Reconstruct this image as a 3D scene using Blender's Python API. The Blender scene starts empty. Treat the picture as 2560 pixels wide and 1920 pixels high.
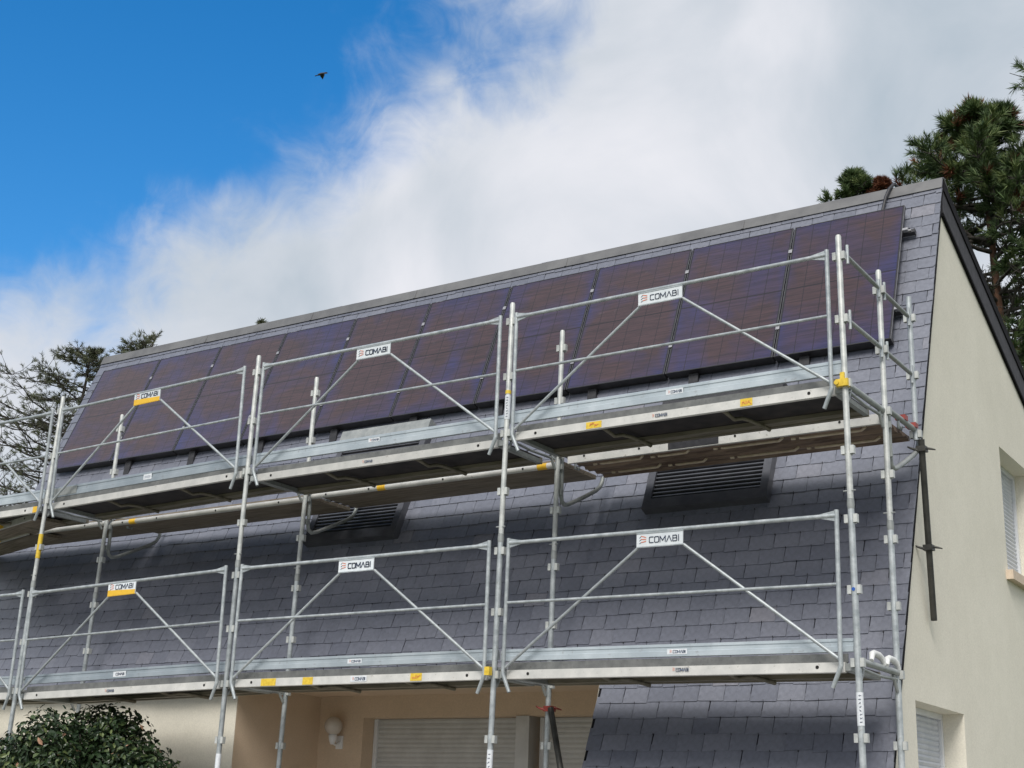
import bpy, math, random
from mathutils import Vector, Matrix
random.seed(7)
sc = bpy.context.scene
R_ = math.radians

# ------------------------------------------------------------------ camera
# origin: upper scaffold deck level at the foot of the end standard; ground lies at GZ
GZ = -4.73
def cam_axes(yaw, pitch, roll):
    f = Vector((math.sin(yaw)*math.cos(pitch), math.cos(yaw)*math.cos(pitch), math.sin(pitch)))
    r = Vector((math.cos(yaw), -math.sin(yaw), 0)); u = r.cross(f)
    c, s = math.cos(roll), math.sin(roll)
    return c*r+s*u, -s*r+c*u, f
cam_r, cam_u, cam_f = cam_axes(-0.6036, 0.3072, 0.0372)
CAM = Vector((3.4317, -9.2491, -3.1344))
cd = bpy.data.cameras.new('camera'); cd.sensor_width = 36.0; cd.lens = 36*3469.06/2560
cd.clip_start = 0.1; cd.clip_end = 3000
cam = bpy.data.objects.new('camera', cd); sc.collection.objects.link(cam)
m = Matrix.Identity(4)
for i, v in enumerate((cam_r, cam_u, -cam_f)):
    for j in range(3): m[j][i] = v[j]
m.translation = CAM
cam.matrix_world = m
sc.camera = cam

# ------------------------------------------------------------------ light
SUN_EL, SUN_AZ = 46.0, 20.0      # azimuth from the house front (-Y) towards +X
sun_dir = Vector((math.sin(R_(SUN_AZ))*math.cos(R_(SUN_EL)), -math.cos(R_(SUN_AZ))*math.cos(R_(SUN_EL)), math.sin(R_(SUN_EL))))
sd = bpy.data.lights.new('sun', 'SUN'); sd.energy = 3.0; sd.angle = R_(26); sd.color = (1.0, 0.955, 0.89)
so = bpy.data.objects.new('sun', sd); sc.collection.objects.link(so)
so.rotation_euler = sun_dir.to_track_quat('Z', 'Y').to_euler(); so.location = (0, -20, 20)

world = bpy.data.worlds.new('World'); sc.world = world; world.use_nodes = True
wt = world.node_tree; wt.nodes.clear()
def wn(t, **kw):
    n = wt.nodes.new(t)
    for k, v in kw.items(): setattr(n, k, v)
    return n
def wlink(a, b): wt.links.new(a, b)
def wmath(op, a, b=None, clamp=False):
    n = wn('ShaderNodeMath', operation=op, use_clamp=clamp)
    for i, x in enumerate((a, b)):
        if x is None: continue
        if isinstance(x, (int, float)): n.inputs[i].default_value = x
        else: wlink(x, n.inputs[i])
    return n.outputs[0]
tc = wn('ShaderNodeTexCoord')
sky = wn('ShaderNodeTexSky', sky_type='NISHITA', sun_disc=False)
sky.sun_elevation = R_(SUN_EL); sky.sun_rotation = R_(180-SUN_AZ); sky.altitude = 50; sky.ozone_density = 1.6; sky.air_density = 1.0; sky.dust_density = 0.3
hs = wn('ShaderNodeHueSaturation'); hs.inputs['Saturation'].default_value = 1.44; hs.inputs['Value'].default_value = 1.22
wlink(sky.outputs[0], hs.inputs['Color'])
bg1 = wn('ShaderNodeBackground'); bg1.inputs[1].default_value = 0.15; wlink(hs.outputs[0], bg1.inputs[0])
def wnoise(scale, detail, rough, dist=0.0, off=(0,0,0)):
    mp = wn('ShaderNodeMapping'); mp.inputs['Location'].default_value = off
    wlink(tc.outputs['Generated'], mp.inputs[0])
    n = wn('ShaderNodeTexNoise'); n.inputs['Scale'].default_value = scale; n.inputs['Detail'].default_value = detail
    n.inputs['Roughness'].default_value = rough; n.inputs['Distortion'].default_value = dist
    wlink(mp.outputs[0], n.inputs['Vector']); return n.outputs[0]
dot = wn('ShaderNodeVectorMath', operation='DOT_PRODUCT'); dot.inputs[1].default_value = (-0.6700, 0.3180, 0.6709)
nrm = wn('ShaderNodeVectorMath', operation='NORMALIZE'); wlink(tc.outputs['Generated'], nrm.inputs[0]); wlink(nrm.outputs[0], dot.inputs[0])
gap = wmath('SUBTRACT', 0.913, dot.outputs['Value'])            # below zero inside the blue gap
nA = wmath('SUBTRACT', wnoise(5.5, 9, 0.52, 0.25, (2.6, 8.8, 3.7)), 0.5)
nB = wmath('SUBTRACT', wnoise(2.2, 3, 0.5, 0.0, (0.3, 5.2, 2.4)), 0.5)
nW = wmath('SUBTRACT', wnoise(24.0, 7, 0.6, 1.2, (1.3, 2.2, 7.4)), 0.5)
dens = wmath('ADD', wmath('ADD', wmath('MULTIPLY', gap, 1.0), wmath('MULTIPLY', nA, 0.15)), wmath('ADD', wmath('MULTIPLY', nB, 0.03), wmath('MULTIPLY', nW, 0.034)))
mr = wn('ShaderNodeMapRange', interpolation_type='SMOOTHERSTEP'); mr.inputs['From Min'].default_value = -0.026; mr.inputs['From Max'].default_value = 0.038
wlink(dens, mr.inputs['Value'])
shade = wnoise(4.5, 7, 0.5, 0.5, (5.1, 7.7, 0.9))
ramp = wn('ShaderNodeValToRGB'); e = ramp.color_ramp.elements
e[0].position = 0.28; e[0].color = (0.48, 0.56, 0.64, 1); e[1].position = 0.68; e[1].color = (0.90, 0.90, 0.95, 1)
wlink(shade, ramp.inputs[0])
bg2 = wn('ShaderNodeBackground'); bg2.inputs[1].default_value = 0.97; wlink(ramp.outputs[0], bg2.inputs[0])
mx = wn('ShaderNodeMixShader'); wlink(mr.outputs[0], mx.inputs[0]); wlink(bg1.outputs[0], mx.inputs[1]); wlink(bg2.outputs[0], mx.inputs[2])
wo = wn('ShaderNodeOutputWorld'); wlink(mx.outputs[0], wo.inputs[0])

vs = sc.view_settings; vs.view_transform = 'Standard'; vs.look = 'None'; vs.exposure = 0.0; vs.gamma = 1.0; vs.use_curve_mapping = False
sc.cycles.max_bounces = 6

# ------------------------------------------------------------------ materials
MATS = {}
def nodes(name, rough=0.6, metal=0.0, spec=0.5):
    mt = bpy.data.materials.new(name); mt.use_nodes = True; t = mt.node_tree
    b = t.nodes['Principled BSDF']; b.inputs['Roughness'].default_value = rough; b.inputs['Metallic'].default_value = metal
    b.inputs['Specular IOR Level'].default_value = spec
    MATS[name] = mt; return mt, t, b
def tex_noise(t, scale, detail=4, rough=0.55, coord='Object', stretch=None, dist=0.0):
    c = t.nodes.new('ShaderNodeTexCoord'); n = t.nodes.new('ShaderNodeTexNoise')
    n.inputs['Scale'].default_value = scale; n.inputs['Detail'].default_value = detail; n.inputs['Roughness'].default_value = rough; n.inputs['Distortion'].default_value = dist
    if stretch:
        mp = t.nodes.new('ShaderNodeMapping'); mp.inputs['Scale'].default_value = stretch
        t.links.new(c.outputs[coord], mp.inputs[0]); t.links.new(mp.outputs[0], n.inputs['Vector'])
    else: t.links.new(c.outputs[coord], n.inputs['Vector'])
    return n.outputs[0]
def ramp_of(t, fac, stops):
    r = t.nodes.new('ShaderNodeValToRGB'); el = r.color_ramp.elements
    while len(el) < len(stops): el.new(0.5)
    for e, (p, c) in zip(el, stops): e.position = p; e.color = (*c, 1)
    t.links.new(fac, r.inputs[0]); return r.outputs[0]
def mixc(t, fac, a, b, mode='MIX'):
    n = t.nodes.new('ShaderNodeMix'); n.data_type = 'RGBA'; n.blend_type = mode
    for i, x in ((0, fac), (6, a), (7, b)):
        if isinstance(x, (int, float)): n.inputs[i].default_value = x
        elif isinstance(x, tuple): n.inputs[i].default_value = (*x, 1)
        else: t.links.new(x, n.inputs[i])
    return n.outputs[2]
def bump(t, b, h, dist, strength=1.0):
    n = t.nodes.new('ShaderNodeBump'); n.inputs['Distance'].default_value = dist; n.inputs['Strength'].default_value = strength
    t.links.new(h, n.inputs['Height']); t.links.new(n.outputs[0], b.inputs['Normal'])
def simple(name, c0, c1, scale, rough=0.6, metal=0.0, spec=0.5, detail=5, coord='Object', lo=0.35, hi=0.65, bumpd=0.0, stretch=None):
    mt, t, b = nodes(name, rough, metal, spec)
    f = tex_noise(t, scale, detail, 0.6, coord, stretch)
    t.links.new(ramp_of(t, f, [(lo, c0), (hi, c1)]), b.inputs['Base Color'])
    if bumpd: bump(t, b, f, bumpd)
    return mt
def metalmat(name, c0, c1, stain, metal, rough, scale=9):
    mt, t, b = nodes(name, rough, metal)
    f = tex_noise(t, scale, 6, 0.65); g = tex_noise(t, scale*4.5, 4, 0.6)
    base = ramp_of(t, f, [(0.32, c0), (0.68, c1)])
    sp = ramp_of(t, g, [(0.62, (0, 0, 0)), (0.74, (1, 1, 1))])
    rn = t.nodes.new('ShaderNodeObjectInfo')
    v = t.nodes.new('ShaderNodeMapRange'); v.inputs['To Min'].default_value = 0.86; v.inputs['To Max'].default_value = 1.06
    t.links.new(rn.outputs['Random'], v.inputs[0])
    h = t.nodes.new('ShaderNodeHueSaturation'); t.links.new(v.outputs[0], h.inputs['Value'])
    t.links.new(mixc(t, sp, base, stain), h.inputs['Color']); t.links.new(h.outputs[0], b.inputs['Base Color'])
    rr = t.nodes.new('ShaderNodeMapRange'); rr.inputs['To Min'].default_value = rough-0.1; rr.inputs['To Max'].default_value = rough+0.12
    t.links.new(f, rr.inputs[0]); t.links.new(rr.outputs[0], b.inputs['Roughness'])
    bump(t, b, g, 0.0012, 0.6)
    return mt
metalmat('galvanised', (0.31, 0.345, 0.36), (0.54, 0.575, 0.59), (0.34, 0.325, 0.28), 0.40, 0.45, 14)
metalmat('galvanised_pale', (0.40, 0.42, 0.415), (0.66, 0.675, 0.65), (0.40, 0.36, 0.29), 0.25, 0.5, 12)
metalmat('galvanised_dull', (0.27, 0.29, 0.29), (0.42, 0.44, 0.43), (0.22, 0.20, 0.17), 0.35, 0.55)
metalmat('toe_metal', (0.40, 0.46, 0.50), (0.55, 0.61, 0.65), (0.36, 0.38, 0.40), 0.35, 0.42, 4)
metalmat('toe_dull', (0.27, 0.32, 0.36), (0.38, 0.43, 0.47), (0.26, 0.28, 0.30), 0.35, 0.45, 4)
metalmat('beam_metal', (0.52, 0.52, 0.50), (0.68, 0.67, 0.64), (0.34, 0.32, 0.28), 0.2, 0.55, 6)
metalmat('strip_grey', (0.12, 0.125, 0.125), (0.22, 0.225, 0.22), (0.10, 0.09, 0.08), 0.3, 0.55)
metalmat('black_iron', (0.045, 0.045, 0.042), (0.09, 0.088, 0.08), (0.13, 0.10, 0.07), 0.5, 0.5)
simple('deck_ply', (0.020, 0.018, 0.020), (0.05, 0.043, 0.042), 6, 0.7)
simple('rusty_steel', (0.11, 0.074, 0.058), (0.30, 0.22, 0.17), 5, 0.65, 0.2, stretch=(0.6, 3, 3))
simple('olive_steel', (0.16, 0.145, 0.11), (0.26, 0.235, 0.185), 6, 0.6, 0.2, stretch=(0.5, 3, 3))
simple('rib_tan', (0.55, 0.45, 0.34), (0.72, 0.62, 0.50), 12, 0.6)
simple('timber_deck', (0.15, 0.12, 0.09), (0.30, 0.255, 0.20), 7, 0.75, stretch=(0.4, 6, 6))
simple('yellow_paint', (0.62, 0.42, 0.03), (0.80, 0.57, 0.06), 30, 0.5)
simple('orange_yellow', (0.72, 0.42, 0.02), (0.85, 0.52, 0.04), 20, 0.45)
metalmat('sign_white', (0.66, 0.71, 0.75), (0.80, 0.84, 0.87), (0.52, 0.53, 0.52), 0.0, 0.4, 7)
simple('sticker_white', (0.62, 0.66, 0.70), (0.78, 0.80, 0.83), 40, 0.4)
simple('ink_navy', (0.012, 0.025, 0.06), (0.02, 0.035, 0.08), 30, 0.5)
simple('ink_orange', (0.62, 0.15, 0.07), (0.68, 0.20, 0.10), 30, 0.5)
simple('ink_grey', (0.10, 0.13, 0.20), (0.17, 0.20, 0.27), 60, 0.5)
simple('hole_black', (0.006, 0.006, 0.006), (0.01, 0.01, 0.01), 30, 0.8)
simple('red_plastic', (0.20, 0.03, 0.025), (0.30, 0.05, 0.04), 20, 0.5)
simple('white_strap', (0.62, 0.63, 0.62), (0.78, 0.79, 0.78), 30, 0.6)
simple('blue_mark', (0.02, 0.08, 0.35), (0.03, 0.12, 0.45), 30, 0.5)
simple('zinc', (0.14, 0.14, 0.145), (0.20, 0.20, 0.20), 3, 0.55, 0.35, coord='Object')
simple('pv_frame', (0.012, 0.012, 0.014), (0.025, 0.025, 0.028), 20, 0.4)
simple('pv_edge', (0.30, 0.30, 0.33), (0.40, 0.40, 0.43), 20, 0.4, 0.6)
simple('clamp_silver', (0.34, 0.34, 0.36), (0.45, 0.45, 0.46), 20, 0.4, 0.5)
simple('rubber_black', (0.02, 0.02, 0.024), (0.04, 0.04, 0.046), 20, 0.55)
simple('roof_board', (0.008, 0.008, 0.010), (0.014, 0.013, 0.016), 4, 0.85, 0.0, 0.15)
simple('bargeboard', (0.018, 0.017, 0.021), (0.045, 0.042, 0.050), 3, 0.7, stretch=(1, 4, 4))
simple('shutter_dark', (0.070, 0.072, 0.084), (0.105, 0.108, 0.122), 6, 0.40, 0.3)
simple('slat_grey', (0.085, 0.088, 0.10), (0.12, 0.123, 0.136), 6, 0.36, 0.4)
simple('shutter_pale', (0.50, 0.53, 0.58), (0.60, 0.62, 0.66), 6, 0.5)
simple('shutter_grey', (0.46, 0.46, 0.45), (0.54, 0.54, 0.53), 6, 0.55)
simple('pvc_white', (0.68, 0.70, 0.74), (0.78, 0.80, 0.82), 5, 0.4)
simple('sill_stone', (0.58, 0.47, 0.36), (0.68, 0.56, 0.44), 20, 0.8)
simple('globe_glass', (0.50, 0.46, 0.42), (0.58, 0.54, 0.49), 6, 0.25)
simple('bark', (0.060, 0.036, 0.024), (0.17, 0.085, 0.05), 16, 0.9, bumpd=0.01, stretch=(1, 1, 0.35))
simple('bark_grey', (0.035, 0.030, 0.026), (0.09, 0.08, 0.068), 16, 0.9, stretch=(1, 1, 0.35))
simple('grass', (0.035, 0.06, 0.018), (0.075, 0.10, 0.035), 0.9, 0.95)
simple('bird_black', (0.006, 0.007, 0.012), (0.012, 0.013, 0.02), 30, 0.6)

# cream render with a fine grain and faint weather streaks
def render_mat(name, a, b_):
    mt, t, b = nodes(name, 0.92, 0.0, 0.25)
    big = tex_noise(t, 0.7, 5, 0.6); fine = tex_noise(t, 70, 5, 0.75)
    streak = tex_noise(t, 1.9, 7, 0.72)
    c = ramp_of(t, big, [(0.3, a), (0.7, b_)])
    s = ramp_of(t, streak, [(0.30, (0.93, 0.93, 0.92)), (0.65, (1.0, 1.0, 1.0))])
    f2 = ramp_of(t, fine, [(0.3, (0.86, 0.86, 0.86)), (0.7, (1.05, 1.05, 1.05))])
    t.links.new(mixc(t, 1.0, mixc(t, 1.0, c, s, 'MULTIPLY'), f2, 'MULTIPLY'), b.inputs['Base Color'])
    bump(t, b, fine, 0.004, 0.8)
render_mat('cream_render', (0.80, 0.76, 0.655), (0.86, 0.82, 0.71))
render_mat('shaded_cream_render', (0.62, 0.49, 0.36), (0.68, 0.54, 0.41))  # the same cream wall in the loggia, its warm shade put into the colour

# slate: one tone per slate, cleft relief, pale scuffs
mt, t, b = nodes('slate', 0.45, 0.0, 1.0)
at = t.nodes.new('ShaderNodeAttribute'); at.attribute_name = 'tone'
n1 = tex_noise(t, 3.0, 6, 0.65); n2 = tex_noise(t, 26, 5, 0.65); n3 = tex_noise(t, 1.1, 4, 0.6)
base = ramp_of(t, at.outputs['Fac'], [(0.0, (0.116, 0.126, 0.166)), (0.5, (0.148, 0.158, 0.200)), (0.85, (0.168, 0.177, 0.220)), (1.0, (0.194, 0.194, 0.230))])
sp = ramp_of(t, n2, [(0.30, (0.80, 0.80, 0.80)), (0.72, (1.14, 1.14, 1.14))])
sc2 = ramp_of(t, n1, [(0.62, (0, 0, 0)), (0.80, (0.32, 0.32, 0.32))])
c = mixc(t, 1.0, base, sp, 'MULTIPLY')
c = mixc(t, sc2, c, (0.23, 0.235, 0.25))
t.links.new(c, b.inputs['Base Color'])
rr = t.nodes.new('ShaderNodeMapRange'); rr.inputs['To Min'].default_value = 0.30; rr.inputs['To Max'].default_value = 0.52
t.links.new(n2, rr.inputs[0]); t.links.new(rr.outputs[0], b.inputs['Roughness'])
bump(t, b, n2, 0.003, 0.7)

# photovoltaic glass: cells, busbars and half-cut gap under glass, dusty bloom
mt, t, b = nodes('pv_glass', 0.12, 0.0, 0.65)
co = t.nodes.new('ShaderNodeTexCoord'); sx = t.nodes.new('ShaderNodeSeparateXYZ'); t.links.new(co.outputs['Object'], sx.inputs[0])
def M_(op, a, b2=None, clamp=False):
    n = t.nodes.new('ShaderNodeMath'); n.operation = op; n.use_clamp = clamp
    for i, x in enumerate((a, b2)):
        if x is None: continue
        if isinstance(x, (int, float)): n.inputs[i].default_value = x
        else: t.links.new(x, n.inputs[i])
    return n.outputs[0]
def grid(coord, pitch, off, width):
    f = M_('FRACT', M_('ADD', M_('DIVIDE', coord, pitch), off))
    return M_('GREATER_THAN', M_('ABSOLUTE', M_('SUBTRACT', f, 0.5)), 0.5-width/pitch/2)
cols = grid(sx.outputs[0], 0.184, 0.5+0.5, 0.009)
rows = grid(sx.outputs[1], 0.0925, 0.0, 0.004)
bus = grid(sx.outputs[0], 0.0184, 0.0, 0.0012)
mid = M_('LESS_THAN', M_('ABSOLUTE', sx.outputs[1]), 0.008)
oi = t.nodes.new('ShaderNodeObjectInfo')
offv = t.nodes.new('ShaderNodeVectorMath'); offv.operation = 'MULTIPLY_ADD'
comb = t.nodes.new('ShaderNodeCombineXYZ')
for i in range(3): t.links.new(oi.outputs['Random'], comb.inputs[i])
t.links.new(comb.outputs[0], offv.inputs[0]); offv.inputs[1].default_value = (40, 17, 9); t.links.new(co.outputs['Object'], offv.inputs[2])
def pvn(scale, detail, rough, stretch=None, dist=0.0):
    n = t.nodes.new('ShaderNodeTexNoise'); n.inputs['Scale'].default_value = scale; n.inputs['Detail'].default_value = detail; n.inputs['Roughness'].default_value = rough; n.inputs['Distortion'].default_value = dist
    if stretch:
        mp = t.nodes.new('ShaderNodeMapping'); mp.inputs['Scale'].default_value = stretch
        t.links.new(offv.outputs[0], mp.inputs[0]); t.links.new(mp.outputs[0], n.inputs['Vector'])
    else: t.links.new(offv.outputs[0], n.inputs['Vector'])
    return n.outputs[0]
edge = M_('MAXIMUM', M_('DIVIDE', M_('ABSOLUTE', sx.outputs[0]), 0.567), M_('DIVIDE', M_('ABSOLUTE', sx.outputs[1]), 0.861))
coat = M_('ADD', M_('MULTIPLY', M_('POWER', edge, 6.0), 0.6), M_('MULTIPLY', M_('SUBTRACT', pvn(1.3, 4, 0.55, None, 0.6), 0.47), 2.6), True)
cell = mixc(t, coat, (0.046, 0.026, 0.031), (0.019, 0.025, 0.105))
streaky = ramp_of(t, pvn(3.0, 5, 0.6, (1.0, 14.0, 1.0)), [(0.35, (0.70, 0.70, 0.72)), (0.7, (1.55, 1.40, 1.35))])
cell = mixc(t, 1.0, cell, streaky, 'MULTIPLY')
cell = mixc(t, M_('MULTIPLY', bus, 0.35), cell, (0.040, 0.034, 0.042))
cell = mixc(t, M_('MULTIPLY', M_('MAXIMUM', cols, rows), 0.75), cell, (0.010, 0.007, 0.012))
cell = mixc(t, M_('MULTIPLY', mid, 0.85), cell, (0.008, 0.005, 0.009))
smear = ramp_of(t, pvn(4.5, 6, 0.7, (1, 1, 1), 1.5), [(0.64, (0, 0, 0)), (0.78, (0.34, 0.34, 0.34))])
cell = mixc(t, smear, cell, (0.17, 0.16, 0.19))
t.links.new(cell, b.inputs['Base Color'])
rr = t.nodes.new('ShaderNodeMapRange'); rr.inputs['To Min'].default_value = 0.10; rr.inputs['To Max'].default_value = 0.24
t.links.new(pvn(2.0, 4, 0.6), rr.inputs[0]); t.links.new(rr.outputs[0], b.inputs['Roughness'])

def leaf_mat(name, a, b_, c_, rough=0.5, trans=0.15):
    mt, t, b = nodes(name, rough, 0.0, 0.4)
    at = t.nodes.new('ShaderNodeAttribute'); at.attribute_name = 'tone'
    t.links.new(ramp_of(t, at.outputs['Fac'], [(0.0, a), (0.6, b_), (1.0, c_)]), b.inputs['Base Color'])
    b.inputs['Transmission Weight'].default_value = 0.0
leaf_mat('needle_green', (0.040, 0.068, 0.028), (0.092, 0.145, 0.050), (0.19, 0.23, 0.085), 0.6)
leaf_mat('needle_dark', (0.055, 0.066, 0.036), (0.11, 0.125, 0.065), (0.17, 0.18, 0.10), 0.7)
leaf_mat('needle_brown', (0.10, 0.035, 0.018), (0.17, 0.06, 0.03), (0.24, 0.10, 0.05), 0.7)
leaf_mat('bush_leaf', (0.012, 0.026, 0.012), (0.034, 0.062, 0.024), (0.15, 0.19, 0.07), 0.34)
leaf_mat('dry_leaf', (0.40, 0.22, 0.14), (0.50, 0.32, 0.22), (0.55, 0.42, 0.30), 0.6)

# ------------------------------------------------------------------ mesh helpers
class MB:
    def __init__(s): s.v = []; s.f = []; s.sm = []; s.tone = []; s.ct = 0.5
    def add(s, vs_, fs, smooth=False):
        o = len(s.v); s.v += [tuple(p) for p in vs_]; s.tone += [s.ct]*len(vs_)
        for f in fs: s.f.append(tuple(i+o for i in f)); s.sm.append(smooth)
        return s
    def box(s, x0, x1, y0, y1, z0, z1):
        vs_ = [(x, y, z) for z in (z0, z1) for y in (y0, y1) for x in (x0, x1)]
        return s.add(vs_, [(0,2,3,1), (4,5,7,6), (0,1,5,4), (2,6,7,3), (0,4,6,2), (1,3,7,5)])
    def obox(s, c, ax, ay, az, hx, hy, hz):
        c, ax, ay, az = Vector(c), Vector(ax), Vector(ay), Vector(az)
        vs_ = [c+ax*(hx*i)+ay*(hy*j)+az*(hz*k) for k in (-1, 1) for j in (-1, 1) for i in (-1, 1)]
        return s.add(vs_, [(0,2,3,1), (4,5,7,6), (0,1,5,4), (2,6,7,3), (0,4,6,2), (1,3,7,5)])
    def tube(s, path, r, seg=10, caps=True):
        P = [Vector(p) for p in path]; n = len(P)
        rs = r if isinstance(r, (list, tuple)) else [r]*n
        t0 = (P[1]-P[0]).normalized()
        a = Vector((0, 0, 1)) if abs(t0.z) < 0.9 else Vector((1, 0, 0))
        u = t0.cross(a).normalized(); vs_ = []
        for i in range(n):
            if i == 0: t_ = t0
            elif i == n-1: t_ = (P[i]-P[i-1]).normalized()
            else: t_ = ((P[i]-P[i-1]).normalized()+(P[i+1]-P[i]).normalized()).normalized()
            u = (u-t_*u.dot(t_)).normalized(); w = t_.cross(u)
            for k in range(seg):
                an = 2*math.pi*k/seg; vs_.append(P[i]+(u*math.cos(an)+w*math.sin(an))*rs[i])
        fs = [(i*seg+k, i*seg+(k+1) % seg, (i+1)*seg+(k+1) % seg, (i+1)*seg+k) for i in range(n-1) for k in range(seg)]
        s.add(vs_, fs, True)
        if caps:
            s.add(vs_[:seg], [tuple(reversed(range(seg)))]); s.add(vs_[-seg:], [tuple(range(seg))])
        return s
    def prism_x(s, prof, x0, x1):
        n = len(prof)
        vs_ = [(x0, y, z) for y, z in prof]+[(x1, y, z) for y, z in prof]
        fs = [(i, (i+1) % n, n+(i+1) % n, n+i) for i in range(n)]+[tuple(reversed(range(n))), tuple(range(n, 2*n))]
        return s.add(vs_, fs)
    def lathe(s, prof, c, seg=20):
        c = Vector(c); vs_ = []
        for r, z in prof:
            for k in range(seg):
                an = 2*math.pi*k/seg; vs_.append((c.x+r*math.cos(an), c.y+r*math.sin(an), c.z+z))
        n = len(prof)
        fs = [(i*seg+k, i*seg+(k+1) % seg, (i+1)*seg+(k+1) % seg, (i+1)*seg+k) for i in range(n-1) for k in range(seg)]
        return s.add(vs_, fs, True)
    def mesh(s, name, mat, off=None, tone=False):
        me = bpy.data.meshes.new(name)
        v = s.v if off is None else [(a-off[0], b_-off[1], c_-off[2]) for a, b_, c_ in s.v]
        me.from_pydata(v, [], s.f)
        me.polygons.foreach_set('use_smooth', s.sm)
        if tone:
            a = me.attributes.new('tone', 'FLOAT', 'POINT'); a.data.foreach_set('value', s.tone)
        me.materials.append(MATS[mat]); me.update()
        return me
COL = sc.collection
def link(name, data, parent=None):
    o = bpy.data.objects.new(name, data); COL.objects.link(o)
    if parent: o.parent = parent
    return o
def part(name, mb, mat, parent, off=None, tone=False, label=None):
    o = link(name, mb.mesh(name, mat, off, tone), parent)
    if label: o['label'] = label
    return o
def tag(o, label=None, cat=None, group=None, kind=None):
    for k, v in (('label', label), ('category', cat), ('group', group), ('kind', kind)):
        if v: o[k] = v
    return o
def thing(name, label, cat, loc=(0, 0, 0), group=None):
    o = link(name, None); o.location = loc; o.empty_display_size = 0.2
    return tag(o, label, cat, group)
def dup(root, label=None):
    def rec(o, par):
        c = o.copy(); COL.objects.link(c); c.parent = par
        for ch in KIDS.get(o.name, []): rec(ch, c)
        return c
    c = rec(root, None)
    if label: c['label'] = label
    return c
KIDS = {}
def index_kids():
    KIDS.clear()
    for o in bpy.data.objects:
        if o.parent: KIDS.setdefault(o.parent.name, []).append(o)

# house frame: turned by PHI against the scaffold; roof coordinates (x, s down the slope, h above the slates)
PHI = 0.0162
HK = 0.974                       # scales the house and its fittings about the camera, bringing the roof nearer
HM = Matrix.Translation(((1-HK)*3.4317, (HK-1)*9.2491, (HK-1)*3.1344)) @ Matrix.Rotation(PHI, 4, 'Z') @ Matrix.Scale(HK, 4)
HGZ = -4.78
RO = Vector((0, 3.3407, 2.9953)); RD = Vector((0, -0.37653736, -0.92640143)); RN = Vector((0, -0.92640143, 0.37653736))
def rp(x, s, h=0.0): return Vector((x, 0, 0))+RO+RD*s+RN*h
def rbasis(x, s, h):
    M = Matrix.Identity(4)
    for i, v in enumerate((Vector((1, 0, 0)), -RD, RN)):
        for j in range(3): M[j][i] = v[j]
    M.translation = rp(x, s, h); return M

# ------------------------------------------------------------------ ground
g = MB(); N = 24; S = 1500.0
g.add([(-S, -S, GZ), (S, -S, GZ), (S, S, GZ), (-S, S, GZ)], [(0, 1, 2, 3)])
tag(part('ground', g, 'grass', None), kind='structure')

simple('bounce_paving', (0.30, 0.285, 0.26), (0.40, 0.385, 0.35), 2.5, 0.9)
tag(part('bounce_slab', MB().box(-15, 5, -7.5, 3.5, GZ, GZ+.02), 'bounce_paving', None), kind='structure')  # unseen pale slab, added to bounce light up under the decks
# ------------------------------------------------------------------ house
HL = Vector((-6.2, 4.5, HGZ))
house = thing('house', 'cream rendered house with steep slate roof behind the scaffolding', 'house')
house.matrix_world = HM @ Matrix.Translation(HL)
XG, XL = -0.13, -12.29           # right and left verge
XW = -0.165                      # face of the gable wall
RIDGE = rp(0, -0.14)
rear = lambda y: RIDGE.z-0.41*(y-RIDGE.y)
front_z = lambda y: RO.z+(y-RO.y)*RD.z/RD.y
def hpart(name, mb, mat, parent=house, **k): return part(name, mb, mat, parent, HL, **k)

# gable wall: vertical strips with the two window openings left out
W1 = (4.99, 6.35, -0.53, 0.768); W2 = (1.758, 3.095, -3.45, -2.09)
YB = 9.6
def gable_wall(xw, holes):
    mb = MB()
    y_foot = RO.y+(HGZ-RO.z)*RD.y/RD.z
    ys = sorted({0.62, 1.1, RIDGE.y, YB}|{h[0] for h in holes}|{h[1] for h in holes})
    def top(y): return (front_z(y) if y < RIDGE.y else rear(y))-0.07
    for y0, y1 in zip(ys, ys[1:]):
        h = [q for q in holes if q[0] <= y0+1e-6 and q[1] >= y1-1e-6]
        segs = []
        lo = (HGZ, HGZ)
        for q in sorted(h, key=lambda q: q[2]):
            segs.append((lo, (q[2], q[2]))); lo = (q[3], q[3])
        segs.append((lo, (top(y0), top(y1))))
        for (a0, a1), (b0, b1) in segs:
            mb.add([(xw, y0, a0), (xw, y1, a1), (xw, y1, b1), (xw, y0, b0)], [(0, 1, 2, 3)])
    for y0, y1, z0, z1 in holes:          # reveals
        d = 0.24
        mb.add([(xw, y0, z1), (xw, y1, z1), (xw-d, y1, z1), (xw-d, y0, z1)], [(0, 1, 2, 3)])
        mb.add([(xw, y1, z0), (xw, y1, z1), (xw-d, y1, z1), (xw-d, y1, z0)], [(3, 2, 1, 0)])
        mb.add([(xw, y0, z0), (xw, y0, z1), (xw-d, y0, z1), (xw-d, y0, z0)], [(0, 1, 2, 3)])
        mb.add([(xw, y0, z0), (xw, y1, z0), (xw-d, y1, z0), (xw-d, y0, z0)], [(3, 2, 1, 0)])
    return mb
hpart('gable_wall', gable_wall(XW, [W1, W2]), 'cream_render')
hpart('far_gable_wall', gable_wall(XL+0.04, []), 'cream_render')
hpart('rear_wall', MB().box(XL+0.05, XW-0.02, YB-0.25, YB-0.02, HGZ, rear(YB)-0.1), 'cream_render')

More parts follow.
